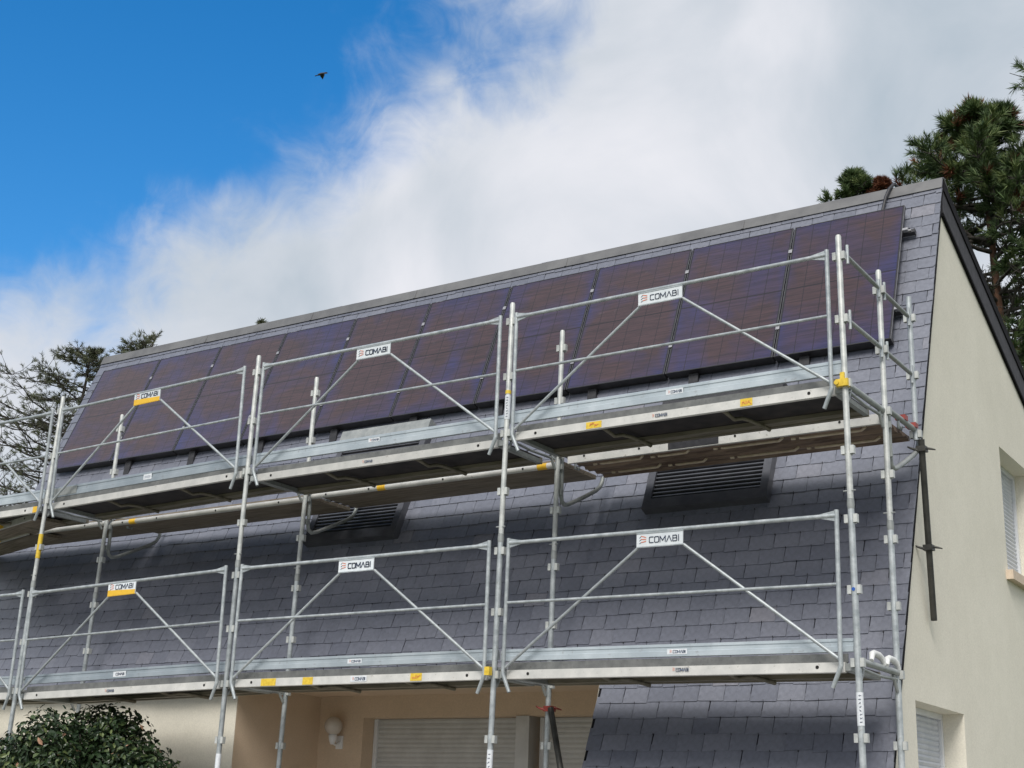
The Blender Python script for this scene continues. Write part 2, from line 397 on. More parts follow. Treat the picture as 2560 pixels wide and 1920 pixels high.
def gable_window(y0, y1, z0, z1, sill):
    d = XW-0.205
    w = MB()
    for a in ((y0+.002, y0+.055, z0, z1), (y1-.055, y1-.002, z0, z1), (y0+.055, y1-.055, z1-.05, z1-.002)): w.box(d-.03, d+.02, *a)
    w.box(d-.035, d-.03, y0, y1, z0, z1)
    win = hpart('window', w, 'pvc_white')
    sh = MB(); n = int((z1-z0-.05)/0.045)
    for i in range(n):
        zt = z1-.052-i*0.045
        sh.add([(d-.012, y, z) for y in (y0+.058, y1-.058) for z in (zt, zt-.020, zt-.043)] , [(0, 1, 4, 3), (1, 2, 5, 4)])
        o = len(sh.v)-6
        for q in (1, 4): sh.v[o+q] = (d-.002, sh.v[o+q][1], sh.v[o+q][2])
        sh.add([(d-.012, y0+.058, zt-.043), (d-.012, y1-.058, zt-.043), (d-.018, y1-.058, zt-.0455), (d-.018, y0+.058, zt-.0455)], [(0, 1, 2, 3)])
    hpart('roller_shutter', sh, 'shutter_pale', win)
    if sill:
        hpart('window_sill', MB().prism_x([(y0-.085, z0-.095), (y1+.085, z0-.095), (y1+.085, z0-.001), (y0-.085, z0-.001)], XW-.2, XW+.07), 'sill_stone', win)
gable_window(*W1, True); gable_window(*W2, True)

# front wall of the left wing, recessed loggia and its windows
YF, YR, XC, XS = 1.55, 2.88, -7.246, -2.766
hpart('front_wall', MB().box(XL+0.05, XC, YF, YR+.2, HGZ, -1.86), 'cream_render')
lw = MB()
WIN_T = -2.075; O1 = (-6.62, -4.62); O2 = (-4.46, XS-.02)
def wallrect(x0, x1, z0, z1): lw.add([(x0, YR, z0), (x1, YR, z0), (x1, YR, z1), (x0, YR, z1)], [(0, 1, 2, 3)])
wallrect(XC, O1[0], HGZ, -1.8); wallrect(O1[0], XS, WIN_T, -1.8)
for x0, x1 in (O1, O2):
    d = .25
    lw.add([(x0, YR, HGZ), (x0, YR+d, HGZ), (x0, YR+d, WIN_T), (x0, YR, WIN_T)], [(0, 1, 2, 3)])
    lw.add([(x1, YR, HGZ), (x1, YR+d, HGZ), (x1, YR+d, WIN_T), (x1, YR, WIN_T)], [(3, 2, 1, 0)])
    lw.add([(x0, YR, WIN_T), (x1, YR, WIN_T), (x1, YR+d, WIN_T), (x0, YR+d, WIN_T)], [(3, 2, 1, 0)])
hpart('loggia_wall', lw, 'shaded_cream_render')
hpart('loggia_side_wall', MB().add([(XC+.003, YF+.004, HGZ), (XC+.003, YR, HGZ), (XC+.003, YR, -1.84), (XC+.003, YF+.004, -1.84)], [(3, 2, 1, 0)]), 'shaded_cream_render')
hpart('loggia_pier', MB().box(O1[1], O2[0], YR-.015, YR+.20, HGZ, WIN_T-.003), 'shutter_grey')
for x0, x1 in (O1, O2):
    w = MB().box(x0+.004, x0+.05, YR+.19, YR+.235, HGZ, WIN_T-.004)
    win = hpart('window', w, 'pvc_white')
    sh = MB()
    for i in range(34):
        zt = WIN_T-.005-i*.05
        sh.add([(x0+.05, YR+.215, zt), (x1-.002, YR+.215, zt), (x1-.002, YR+.210, zt-.024), (x0+.05, YR+.210, zt-.024), (x1-.002, YR+.215, zt-.047), (x0+.05, YR+.215, zt-.047), (x1-.002, YR+.222, zt-.05), (x0+.05, YR+.222, zt-.05)], [(0, 3, 2, 1), (3, 5, 4, 2), (5, 7, 6, 4)])
    hpart('roller_shutter', sh, 'shutter_grey', win)
hpart('loggia_ceiling', MB().box(XC-.001, XS, 1.40, YR+.3, -1.845, -1.80), 'shaded_cream_render')
hpart('cheek_wall', MB().add([(XS, 1.33, -1.9), (XS, 0.42, HGZ), (XS, YR+.3, HGZ), (XS, YR+.3, -1.9)], [(0, 1, 2, 3)]), 'cream_render')

# roof carcass under the slates
def roofslab(x0, x1, s0, s1, h0=-.05, h1=-.004):
    return [rp(x, s, h) for h in (h0, h1) for s in (s0, s1) for x in (x0, x1)]
BOXF = [(0,2,3,1), (4,5,7,6), (0,1,5,4), (2,6,7,3), (0,4,6,2), (1,3,7,5)]
S_EAVE, S_LOW = 5.26, 7.9
rb = MB(); rb.add(roofslab(XL, XG-.004, -.135, S_EAVE), BOXF); rb.add(roofslab(XS, XG-.004, S_EAVE+.001, S_LOW), BOXF)
roof = hpart('roof', rb, 'roof_board')
rs = MB()
y0, z0 = RIDGE.y, RIDGE.z; y1 = YB+.25; z1 = rear(y1)
rs.add([(x, y, z+h) for h in (-.12, -.004) for y, z in ((y0+.02, z0-.01), (y1, z1)) for x in (XL, XG)], BOXF)
hpart('rear_roof_slope', rs, 'roof_board', roof)
bb = MB()
bb.add([(x, y, z+h) for h in (-.40, -.122) for y, z in ((y0-.03+.0, z0+.012), (y1, z1)) for x in (XW+.002, XG-.012)], BOXF)
hpart('bargeboard', bb, 'bargeboard', roof)
bb = MB(); bb.add([(x, y, z+h) for h in (-.435, -.402) for y, z in ((y0-.04, z0+.016), (y1, z1)) for x in (XW+.002, XG-.004)], BOXF)
hpart('verge_trim', bb, 'roof_board', roof)

# slates
SW, SE, ST = 0.232, 0.144, 0.0065
def slate_verts(w, ln, tilt, rg):
    # local: x across, y up the slope (tail at y=0), z out of the roof; tail corners slightly chipped
    z0, z1 = 0.0085+tilt, 0.0005
    ch = lambda: rg.uniform(.012, .026) if rg.random() < .10 else rg.uniform(.001, .006)
    a, b_, c_, d = ch(), ch(), ch(), ch(); k = rg.gauss(0, .0015)
    ol = [(-w/2, a), (-w/2+b_, k), (w/2-c_, -k), (w/2, d), (w/2, ln), (-w/2, ln)]
    zz = lambda y: z0+(z1-z0)*y/ln
    return [(x, y, zz(y)-ST) for x, y in ol]+[(x, y, zz(y)) for x, y in ol]
SLF = [(5, 4, 3, 2, 1, 0), (6, 7, 8, 9, 10, 11)]+[(i, (i+1) % 6, 6+(i+1) % 6, 6+i) for i in range(6)]
items = []
for i in range(-1, 54):
    tail = .199+SE*i
    off = -1.461 if i % 2 == 0 else -1.345
    xl = XL if tail <= S_EAVE+.03 else XS
    if tail > S_LOW: break
    k = math.floor((XG-off)/SW)
    while off+SW*k > xl-SW:
        a, b_ = off+SW*k, off+SW*(k+1); k -= 1
        a, b_ = max(a, xl), min(b_, XG)
        if b_-a < .03: continue
        items.append((i, tail, a, b_))
def under_opening(x, s):
    for x0 in (-2.68, -6.83):
        if x0+.05 < x < x0+1.19 and 2.25 < s-.07 and s < 3.58: return True
    return False
near = []
field = MB()
cand = []
for it in items:
    i, tail, a, b_ = it; xm = (a+b_)/2
    if under_opening(xm, tail): continue
    vis = (tail > 3.05 and tail < 5.05) or (tail > 5.36 and tail < 6.15) or xm > -.42
    full = b_-a > SW-.01
    dist = (HM @ rp(xm, tail)-CAM).length
    cand.append((not (vis and full), dist, it))
cand.sort(key=lambda q: (q[0], q[1]))
variants = []
rnd = random.Random(3)
for q in range(42):
    mb = MB(); mb.ct = (q % 14)/13.0
    mb.add(slate_verts(SW-.004-rnd.random()*.002, .205, rnd.random()*.003, rnd), SLF)
    variants.append(mb.mesh('slate', 'slate', None, True))
for n_, (_, _, (i, tail, a, b_)) in enumerate(cand):
    tone = min(1, max(0, rnd.gauss(.45, .2)))
    rot = rnd.gauss(0, .009); ds = rnd.gauss(0, .0040); dh = abs(rnd.gauss(0, .0012))
    M = rbasis((a+b_)/2+rnd.gauss(0, .0012), tail+ds, dh) @ Matrix.Rotation(rot, 4, 'Z')
    if n_ < 300:
        o = link('slate', variants[min(13, int(tone*14))+14*rnd.randrange(3)], roof)
        o.matrix_basis = Matrix.Translation(-HL) @ M
    else:
        field.ct = tone
        field.add([M @ Vector(p) for p in slate_verts(b_-a-.004, .205, rnd.random()*.003, rnd)], SLF)
tag(hpart('slate_field', field, 'slate', roof, tone=True), kind='stuff')
hooks = MB()
for _, _, (i, tail, a, b_) in cand:
    if b_-a < SW-.02: continue
    hooks.add([rp((a+b_)/2+dx, tail+s_, h) for h in (.001, .0135) for s_ in (-.007, .004) for dx in (-.003, .003)], BOXF)
tag(hpart('slate_hooks', hooks, 'rubber_black', roof), kind='stuff')

# ridge capping: folded zinc lengths
seams = [XG+.004, -2.25, -4.45, -6.62, -8.3, -10.2, XL-.004]
for b_, a in zip(seams, seams[1:]):
    mb = MB()
    p = [rp(0, .005, .016), rp(0, .005, .022), rp(0, -.128, .026), Vector((0, RIDGE.y+.03, RIDGE.z+.022)), Vector((0, RIDGE.y+.16, rear(RIDGE.y+.16)+.02)), Vector((0, RIDGE.y+.16, rear(RIDGE.y+.16)+.01)), Vector((0, RIDGE.y+.02, RIDGE.z+.01)), rp(0, -.12, .018)]
    mb.prism_x([(q.y, q.z) for q in p], a+.0025, b_-.0025)
    hpart('ridge_cap', mb, 'zinc', roof)
# seam rolls on the ridge
for x in seams[1:-1]:
    hpart('ridge_seam', MB().add([rp(x+dx, s, h) for h in (.018, .029) for s in (-.125, .006) for dx in (-.012, .012)], BOXF), 'zinc', roof)

# roof windows closed by dark outside roller shutters
def roof_window(x0, x1, s0, s1, box='galvanised_dull'):
    H = .10
    fr = MB()
    for a in ((x0, x0+.075, s0, s1), (x1-.075, x1, s0, s1), (x0+.075, x1-.075, s1-.11, s1)):
        fr.add([rp(x, s, h) for h in (-.004, H) for s in (a[2], a[3]) for x in (a[0], a[1])], BOXF)
    fr.add([rp(x, s, h) for h in (-.004, .04) for s in (s0, s1-.11) for x in (x0+.075, x1-.075)], BOXF)
    w = hpart('roof_window', fr, 'shutter_dark')
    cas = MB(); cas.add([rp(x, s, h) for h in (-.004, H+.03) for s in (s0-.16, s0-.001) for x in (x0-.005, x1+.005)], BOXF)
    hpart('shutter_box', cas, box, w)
    s = s0+.012; k = 0
    while s < s1-.12:
        mb = MB()
        prof = [rp(0, s, .046), rp(0, s+.005, .072), rp(0, s+.014, .086), rp(0, s+.027, .088), rp(0, s+.031, .080), rp(0, s+.032, .048), rp(0, s+.0415, .044)]
        n = len(prof)
        mb.add([(x0+.078, q.y, q.z) for q in prof]+[(x1-.078, q.y, q.z) for q in prof], [(j, n+j, n+j+1, j+1) for j in range(n-1)], False)
        hpart('shutter_slat', mb, 'slat_grey', w); s += .0425
roof_window(-2.68, -1.44, 2.45, 3.60, 'rubber_black'); roof_window(-6.83, -5.585, 2.27, 3.60)  # right shutter box coloured black for the shade below the panels

# drooping black cable over the ridge
cb = MB().tube([HM @ p for p in (rp(-.72, .30, .02), rp(-.70, .16, .035), rp(-.68, .02, .05), rp(-.65, -.09, .055), Vector((-.62, RIDGE.y-.0, RIDGE.z+.052)), Vector((-.60, RIDGE.y+.09, RIDGE.z+.04)), Vector((-.60, RIDGE.y+.22, RIDGE.z-.04)))], .017, 8)
tag(part('cable_conduit', cb, 'rubber_black', None), 'black cable conduit hooked over the ridge near the gable', 'conduit')

# wall lamp in the loggia
ll = thing('wall_lamp', 'white globe lamp on the loggia wall beside the shuttered window', 'lamp')
lc = Vector((-6.93, YR-.13, -2.17))
ll.matrix_world = HM @ Matrix.Translation(lc)
mb = MB().lathe([(.0, .1)]+[(.1*math.sin(a), .1*math.cos(a)) for a in [math.pi*i/14 for i in range(1, 13)]]+[(.04, -.095)], (0, 0, 0))
part('globe', mb, 'globe_glass', ll)
mb = MB().lathe([(.0, -.088), (.042, -.090), (.048, -.11), (.040, -.15), (.028, -.18), (.02, -.2), (0, -.2)], (0, 0, 0)); mb.tube([(0, 0, -.18), (0, .05, -.2), (0, .118, -.17)], .014, 8)
part('lamp_base', mb, 'pvc_white', ll)
part('wall_plate', MB().box(-.045, .045, .112, .129, -.24, -.10), 'pvc_white', ll)

# ------------------------------------------------------------------ solar panels
PW_, PH_ = 1.134, 1.723
ORD = ['first', 'second', 'third', 'fourth', 'fifth', 'sixth', 'seventh', 'eighth', 'ninth', 'tenth']
def make_panel():
    r = thing('solar_panel', 'x', 'solar panel', group='solar panels in one row along the slate roof')
    w, h = PW_/2, PH_/2
    part('glass', MB().box(-w+.012, w-.012, -h+.012, h-.012, -.008, -.002), 'pv_glass', r)
    f = MB()
    f.box(-w, w, -h, -h+.012, -.040, 0); f.box(-w, w, h-.012, h, -.040, 0); f.box(-w, -w+.012, -h+.012, h-.012, -.040, 0); f.box(w-.012, w, -h+.012, h-.012, -.040, 0)
    part('gap_shade_bar', MB().box(-w+.001, w-.001, -h+.004, -h+.040, -.095, -.0405), 'pv_frame', r)  # black bar added for the dark shade in the gap under the panel
    part('frame', f, 'pv_frame', r)
    part('backsheet', MB().box(-w+.013, w-.013, -h+.013, h-.013, -.016, -.010), 'pv_frame', r)
    for a in ((w+.0006, w+.0022), (-w-.0022, -w-.0006)): part('frame_edge', MB().box(*a, -h, h, -.006, -.0005), 'pv_edge', r)
    part('type_label', MB().box(-w+.06, -w+.17, h-.008, h-.003, .0006, .0016), 'pv_edge', r)
    return r
pan = make_panel(); index_kids()
SC_ = (0.2609+1.984)/2
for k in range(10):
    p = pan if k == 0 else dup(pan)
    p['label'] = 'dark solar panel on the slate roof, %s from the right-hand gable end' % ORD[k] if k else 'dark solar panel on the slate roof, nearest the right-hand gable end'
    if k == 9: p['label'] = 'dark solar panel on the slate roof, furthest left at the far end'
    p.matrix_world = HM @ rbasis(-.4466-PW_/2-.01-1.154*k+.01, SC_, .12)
# rails and clamps
for nm, s in (('upper', .60), ('lower', 1.62)):
    t_ = thing('mounting_rail', '%s black mounting rail under the row of solar panels' % nm, 'rail', group='rails carrying the solar panels')
    t_.matrix_world = HM @ rbasis(-6.2, s, 0)
    x1 = 6.2-.4466+.10; x0 = 6.2-.4466-11.54-.06
    part('rail', MB().box(x0, x1, -.02, .02, .035, .083), 'rubber_black', t_)
    part('end_cap', MB().box(x1+.001, x1+.012, -.024, .024, .030, .088), 'rubber_black', t_)
    part('end_clamp', MB().box(x1-.095, x1-.045, -.014, .014, .084, .124), 'clamp_silver', t_)
    part('bolt', MB().tube([(x1-.05, 0, .09), (x1-.02, 0, .09)], .011, 8), 'clamp_silver', t_)
    for k in range(1, 10):
        xx = 6.2-.4466-1.154*k+.01
        part('clamp', MB().box(xx-.019, xx+.019, -.022, .022, .1215, .1275), 'clamp_silver', t_)
for k in range(9):
    x = -1.3-1.154*k
    pr = [rp(0, 1.93, .0), rp(0, 1.93, .07), rp(0, 2.16, .012), rp(0, 2.16, .0)]
    fm = MB().prism_x([(q.y, q.z) for q in pr], x-.05, x+.05)
    me = fm.mesh('roof_hook', 'rubber_black', tuple(rp(x, 2.05)))
    o = link('roof_hook', me); o.matrix_world = HM @ Matrix.Translation(rp(x, 2.05))
    tag(o, 'dark bracket under the lower panel edge, %s from the gable' % ORD[k], 'bracket', 'roof brackets below the solar panels')

# ------------------------------------------------------------------ scaffold
TR = .0235
def make_standard():
    r = thing('scaffold_standard', 'x', 'scaffold post', group='galvanised scaffold standards')
    part('tube', MB().tube([(0, 0, .02), (0, 0, -GZ-.86)], TR, 14), 'galvanised', r)
    part('upper_tube', MB().tube([(0, 0, -GZ-.858), (0, 0, -GZ+1.155), (0, 0, -GZ+1.17)], [TR-.0012, TR-.0012, TR-.006], 14), 'galvanised_pale', r)
    jt = MB().tube([(0, 0, -GZ-.93), (0, 0, -GZ-.90), (0, 0, -GZ-.86)], [TR+.001, TR+.004, TR+.0015], 14)
    part('joint', jt, 'galvanised_dull', r)
    part('joint_pin', MB().tube([(-.045, -.012, -GZ-.80), (.045, -.012, -GZ-.80)], .005, 6), 'galvanised_dull', r)
    ro = MB()
    for sx_, sy_ in ((1, 0), (-1, 0), (0, 1)):
        c = Vector((sx_*.036, sy_*.036, 0)); ax = Vector((sx_, sy_, 0)); ay = Vector((-sy_, sx_, 0)); az = Vector((0, 0, 1))
        ro.obox(c+ax*.009, ax, ay, az, .0028, .019, .030)
        ro.obox(c-ay*.017-ax*.004, ax, ay, az, .012, .0025, .030); ro.obox(c+ay*.017-ax*.004, ax, ay, az, .012, .0025, .030)
    me = ro.mesh('rosette', 'galvanised_pale')
    for q in range(12):
        z = 1.0-.5*q
        if -GZ+z < .2: continue
        o = link('rosette', me, r); o.location = (0, 0, -GZ+z)
    bp = MB().box(-.075, .075, -.075, .075, 0, .008); bp.tube([(0, 0, .008), (0, 0, .30)], .017, 8)
    part('base_jack', bp, 'galvanised_dull', r)
    return r
std = make_standard(); index_kids()
# (x at deck level, lean, y, top shift, label)
STD = [(-.012, -.008, 0, 'front scaffold post at the right end, nearest the gable'),
       (-2.985, .0145, 0, 'second front scaffold post from the right, between two white signs'),
       (-5.985, .008, 0, 'third front scaffold post from the right end'),
       (-8.955, .032, 0, 'front scaffold post at the far left with a yellow painted band'),
       (0.0, 0.0, .8, 'rear scaffold post at the right end beside the gable'),
       (-2.975, .014, .8, 'rear scaffold post behind the second front post from the right'),
       (-5.955, .022, .8, 'rear scaffold post in front of the left roof window'),
       (-8.92, .035, .8, 'rear scaffold post at the far left above the bush')]
ROOTS = []
for n_, (x, sl, y, lab) in enumerate(STD):
    o = std if n_ == 0 else dup(std)
    o['label'] = lab; o.location = (x+sl*GZ, y, GZ); o.rotation_euler = (0, math.atan(sl), 0); ROOTS.append(o)
# paint and paper on the posts
def band(root, z0, z1, mat, name, r=TR+.0016): part(name, MB().tube([(0, 0, -GZ+z0), (0, 0, -GZ+z1)], r, 14), mat, root)
band(ROOTS[1], .345, .375, 'yellow_paint', 'tape'); band(ROOTS[3], -.62, -.36, 'yellow_paint', 'paint_band')
band(ROOTS[0], -2.42, -2.20, 'sticker_white', 'paper_label'); band(ROOTS[1], -2.86, -2.58, 'sticker_white', 'paper_label'); band(ROOTS[1], .12, .33, 'sticker_white', 'paper_label'); band(ROOTS[2], -2.95, -2.62, 'sticker_white', 'paper_label')
def scribble(root, z0, z1, side=.35):
    mb = MB(); rr_ = random.Random(5); n = 8
    for i in range(n):
        z = -GZ+z0+(z1-z0)*(i+.5)/n; a = -math.pi/2+side
        c = Vector((math.cos(a), math.sin(a), 0))*(TR+.0022); tx = Vector((-math.sin(a), math.cos(a), 0))
        ang = rr_.uniform(-.9, .9); ax = tx*math.cos(ang)+Vector((0, 0, 1))*math.sin(ang); az = c.normalized()
        mb.obox(c+Vector((0, 0, z))+tx*rr_.uniform(-.004, .004), ax, az.cross(ax), az, .0095, .0016, .0006)
        ang += 1.4; ax = tx*math.cos(ang)+Vector((0, 0, 1))*math.sin(ang)
        mb.obox(c+Vector((0, 0, z)), ax, az.cross(ax), az, .006, .0014, .0005)
    part('handwriting', mb, 'ink_navy', root)
scribble(ROOTS[0], -2.41, -2.21); scribble(ROOTS[1], -2.85, -2.6); scribble(ROOTS[1], .13, .32)
# yellow wedge couplers
yc = MB().box(-.055, .036, -.046, .02, -GZ-.028, -GZ+.026); yc.tube([(-.045, -.03, -GZ), (-.045, -.058, -GZ)], .018, 10); yc.box(-.02, .012, -.045, -.026, -GZ+.026, -GZ+.075)
part('yellow_coupler', yc, 'yellow_paint', ROOTS[0])
part('yellow_wedge', MB().box(-.032, .014, -.095, -.05, -GZ-2.01, -GZ-1.945), 'yellow_paint', ROOTS[1])
part('blue_dot', MB().tube([(0, -TR-.001, -GZ-1.5), (0, -TR-.004, -GZ-1.5)], .013, 10), 'blue_mark', ROOTS[0])

# lettering as strokes in a unit box
GL = {'C': [[(1, 1), (.15, 1), (0, .85), (0, .15), (.15, 0), (1, 0)]], 'O': [[(.15, 0), (0, .15), (0, .85), (.15, 1), (.85, 1), (1, .85), (1, .15), (.85, 0), (.15, 0)]],
      'M': [[(0, 0), (0, 1), (.5, .25), (1, 1), (1, 0)]], 'A': [[(0, 0), (.5, 1), (1, 0)]], 'B': [[(0, 0), (0, 1), (.8, 1), (.95, .85), (.95, .62), (.8, .52), (0, .52)], [(.8, .52), (1, .4), (1, .12), (.85, 0), (0, 0)]], 'I': [[(.5, 0), (.5, 1)]]}
WD = {'C': .82, 'O': .86, 'M': 1.1, 'A': 1.0, 'B': .82, 'I': .16}
def lettering(word, x, z, h, w, y, stroke):
    tot = sum(WD[c] for c in word)+.28*(len(word)-1); u = w/tot; mb = MB(); cx = x
    for c in word:
        for pl in GL[c]:
            pts = [Vector((cx+p[0]*WD[c]*u, y, z+p[1]*h)) for p in pl]
            for a, b_ in zip(pts, pts[1:]):
                d = (b_-a); L = d.length; d.normalize(); nrm_ = Vector((-d.z, 0, d.x))
                mb.obox((a+b_)/2, d, nrm_, (0, 1, 0), L/2+stroke*.45, stroke/2, .0006)
        cx += (WD[c]+.28)*u
    return mb
def emblem(x, z, h, y):
    o, k = MB(), MB()
    for i in range(3):
        zz = z+h*(.08+.36*i); th = h*.11; b0 = h*.10*i/2
        o.add([(x+.30*h, y, zz+.10*h+b0), (x+h, y, zz+.10*h-.10*h*(i-1)), (x+h, y, zz+.10*h-.10*h*(i-1)+th), (x+.30*h, y, zz+.10*h+b0+th)], [(0, 1, 2, 3)])
        k.add([(x, y, zz-.06*h), (x+.295*h, y, zz+.10*h+b0), (x+.295*h, y, zz+.10*h+b0+th), (x, y, zz-.06*h+th*.7)], [(0, 1, 2, 3)])
    return o, k

BAY = ['right-hand bay beside the gable', 'second bay from the right', 'third bay from the right', 'bay cut by the left picture edge']
HW = 1.395
def make_guardrail():
    r = thing('guardrail_frame', 'x', 'guardrail', group='galvanised guardrail frames with a middle sign')
    part('top_rail', MB().tube([(-HW, 0, 1.005), (HW, 0, 1.005)], .0165, 12), 'galvanised', r)
    part('mid_rail', MB().tube([(-HW, 0, .52), (HW, 0, .52)], .0118, 10), 'galvanised', r)
    for s in (-1, 1):
        part('end_post', MB().tube([(s*HW, 0, 1.045), (s*HW, 0, .03), (s*(HW+.004), 0, -.035), (s*(HW-.012), .002, -.075), (s*(HW-.062), .006, -.185)], [.0165, .0165, .0165, .0160, .0150], 12), 'galvanised', r)
        part('gusset', MB().add([(s*(HW-.014), y, z) for y in (-.006, .006) for z in (1.04, .965)]+[(s*(HW-.13), y, z) for y in (-.006, .006) for z in (1.02, .992)], [(0, 1, 5, 4), (2, 6, 7, 3), (0, 4, 6, 2), (1, 3, 7, 5), (0, 2, 3, 1), (4, 5, 7, 6)]), 'galvanised', r)
        part('diagonal_brace', MB().tube([(s*.192, .004, .885), (s*(HW-.012), .010, .008)], .0125, 10), 'galvanised', r)
    return r
def sign_on(r, style):
    mt_ = {'white': 'sign_white', 'yellow': 'sign_white'}[style[0]]
    pl = MB().box(-.197, .197, -.020, -.011, .878, .992)
    p = part('sign_plate', pl, mt_, r)
    if style[0] == 'yellow':
        part('yellow_strip', MB().add([(-.197, -.0212, .877), (.197, -.0212, .877), (.197, -.0212, .918), (-.197, -.0212, .934)], [(0, 1, 2, 3)]), 'orange_yellow', p)
        part('yellow_underside', MB().box(-.197, .197, -.0205, -.009, .8725, .8765), 'orange_yellow', p)
    else:
        lp = MB().box(-.197, .197, -.0235, -.0205, .878, .886); lp.box(-.197, .197, -.0235, -.0205, .984, .992)
        part('plate_lip', lp, 'galvanised', p)
    o, k = emblem(-.172, .905 if style[0] == 'white' else .929, .058, -.0225)
    part('emblem', o, 'ink_orange', p); part('emblem_dark', k, 'ink_navy', p)  # left halves of the emblem bars are printed navy
    part('lettering', lettering('COMABI', -.086, .912 if style[0] == 'white' else .936, .043, .252, -.0228, style[1]), 'ink_navy', p)
gp = make_guardrail(); index_kids()
# centre x, half-width factor, height left end, height right end
GR = [('upper', 0, -1.49, 1.0, .0, .0), ('upper', 1, -4.452, 1.0, .015, .002), ('upper', 2, -7.445, .975, -.025, .02), ('upper', 3, -10.385, 1.0, -.03, -.03),
      ('lower', 0, -1.495, 1.0, -1.96, -1.985), ('lower', 1, -4.477, 1.005, -1.96, -1.963), ('lower', 2, -7.477, 1.01, -2.01, -1.957), ('lower', 3, -10.455, 1.0, -2.005, -2.005)]
GRO = []
for n_, (lev, k, cx, fx, zl, zr) in enumerate(GR):
    o = gp if n_ == 0 else dup(gp)
    col = 'yellow and white' if k == 2 else 'white'
    o['label'] = '%s guardrail frame in the %s%s' % (lev, BAY[k], '' if k == 3 else ' with a %s sign' % col)
    o.location = (cx, -.055, (zl+zr)/2); o.scale = (fx, 1, 1); o.rotation_euler = (0, -math.atan2(zr-zl, 2*HW), 0)
    GRO.append((o, k))
for o, k in GRO: sign_on(o, ('yellow', .007) if k == 2 else ('white', .0062 if k == 0 else .0085))

# toe boards
def make_toe():
    r = thing('toe_board', 'x', 'toe board', group='folded steel toe boards')
    pr = [(.030, .085), (.024, .088), (.024, .132), (.030, .136), (.030, .166), (.024, .170), (.024, .190), (.028, .194), (.048, .194), (.048, .085)]
    part('board', MB().prism_x(pr, -1.455, 1.455), 'toe_metal', r)
    for s in (-1, 1):
        part('end_hook', MB().box(min(s*1.456, s*1.485), max(s*1.456, s*1.485), .026, .046, .095, .18), 'galvanised', r)
        part('rivet', MB().tube([(s*1.47, .026, .15), (s*1.47, .020, .15)], .009, 8), 'galvanised_dull', r)
    return r
def beam_sticker(root, x, z, h, y, with_plate=True, par=None):
    w = h*3.6
    p = root
    if with_plate: p = part('sticker', MB().box(x-w/2, x+w/2, y-.0016, y-.0004, z-h/2, z+h/2), 'sticker_white', root)
    o, k = emblem(x-w*.42, z-h*.28, h*.55, y-.0026)
    part('emblem', o, 'ink_orange', p)
    part('lettering', lettering('COMABI', x-w*.20, z-h*.25, h*.45, w*.62, y-.0028, h*.10), 'ink_grey', p)
tp = make_toe(); index_kids(); TB = []
TOE = [('upper', 0, -1.49, .0, .0, .0), ('upper', 1, -4.47, .0, .0, -.02), ('upper', 2, -7.46, -.02, .02, -.035), ('upper', 3, -10.5, -.03, -.03, -.02),
       ('lower', 0, -1.49, -1.96, -1.99, -.006), ('lower', 1, -4.48, -1.96, -1.962, .004), ('lower', 2, -7.48, -2.01, -1.958, 0), ('lower', 3, -10.5, -2.01, -2.01, 0)]
for n_, (lev, k, cx, zl, zr, dz) in enumerate(TOE):
    o = tp if n_ == 0 else dup(tp)
    o['label'] = '%s steel toe board in the %s' % (lev, BAY[k])
    o.location = (cx, 0, (zl+zr)/2+dz); o.rotation_euler = (0, -math.atan2(zr-zl, 3.0), 0); TB.append(o)
    if lev == 'lower': o.scale = (1, 1, .86)
for i in (2, 6):
    ch = [c for c in bpy.data.objects if c.parent == TB[i] and c.name.startswith('board')][0]
    ch.data = ch.data.copy(); ch.data.materials[0] = MATS['toe_dull']
for i, (x, z, h) in {0: (.08, .148, .042), 1: (.02, .15, .036), 4: (.10, .128, .046), 5: (-.02, .135, .044)}.items(): beam_sticker(TB[i], x, z, h, .024)
part('sticker', MB().box(-.02, .10, .0224, .0236, .115, .170), 'sticker_white', TB[2]); part('lettering', lettering('IIIIII', .0, .130, .022, .08, .0215, .005), 'ink_grey', TB[2])
part('sticker', MB().box(-.10, .08, .0224, .0236, .105, .165), 'sticker_white', TB[6]); part('lettering', lettering('COMABI', -.06, .122, .026, .12, .0215, .005), 'ink_navy', TB[6])
part('end_sleeve', MB().box(-1.452, -1.05, .0205, .0236, .098, .182), 'galvanised_dull', TB[2])

# decks
def make_deck():
    r = thing('deck_plank', 'x', 'scaffold deck', group='front scaffold deck planks')
    part('front_beam', MB().prism_x([(-.002, -.072), (.010, -.078), (.040, -.072), (.040, -.004), (.0, -.004)], -1.40, 1.40), 'beam_metal', r)
    part('edge_strip', MB().box(-1.41, 1.41, .030, .046, -.003, .058), 'strip_grey', r)
    part('rear_beam', MB().box(-1.40, 1.40, .655, .70, -.058, .0), 'olive_steel', r)
    part('inner_rail', MB().box(-1.40, 1.40, .56, .654, -.050, -.018), 'olive_steel', r)
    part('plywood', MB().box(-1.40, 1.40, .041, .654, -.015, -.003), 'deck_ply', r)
    for x in (-.62, .45):
        part('cross_bar', MB().tube([(x, .03, -.035), (x+.02, .12, -.05), (x+.03, .25, -.075), (x+.07, .31, -.055), (x+.09, .42, -.048), (x+.13, .56, -.062), (x+.14, .67, -.068)], .0165, 8), 'olive_steel', r)
    for s in (-1, 1):
        part('end_claw', MB().box(min(s*1.401, s*1.47), max(s*1.401, s*1.47), .004, .036, -.062, -.012), 'galvanised_dull', r)
        part('end_bar', MB().box(min(s*1.37, s*1.41), max(s*1.37, s*1.41), .041, .654, -.06, -.022), 'galvanised_dull', r)
        part('hole', MB().tube([(s*1.20, .010, -.035), (s*1.20, -.0036, -.035)], .0125, 12), 'hole_black', r)
    return r
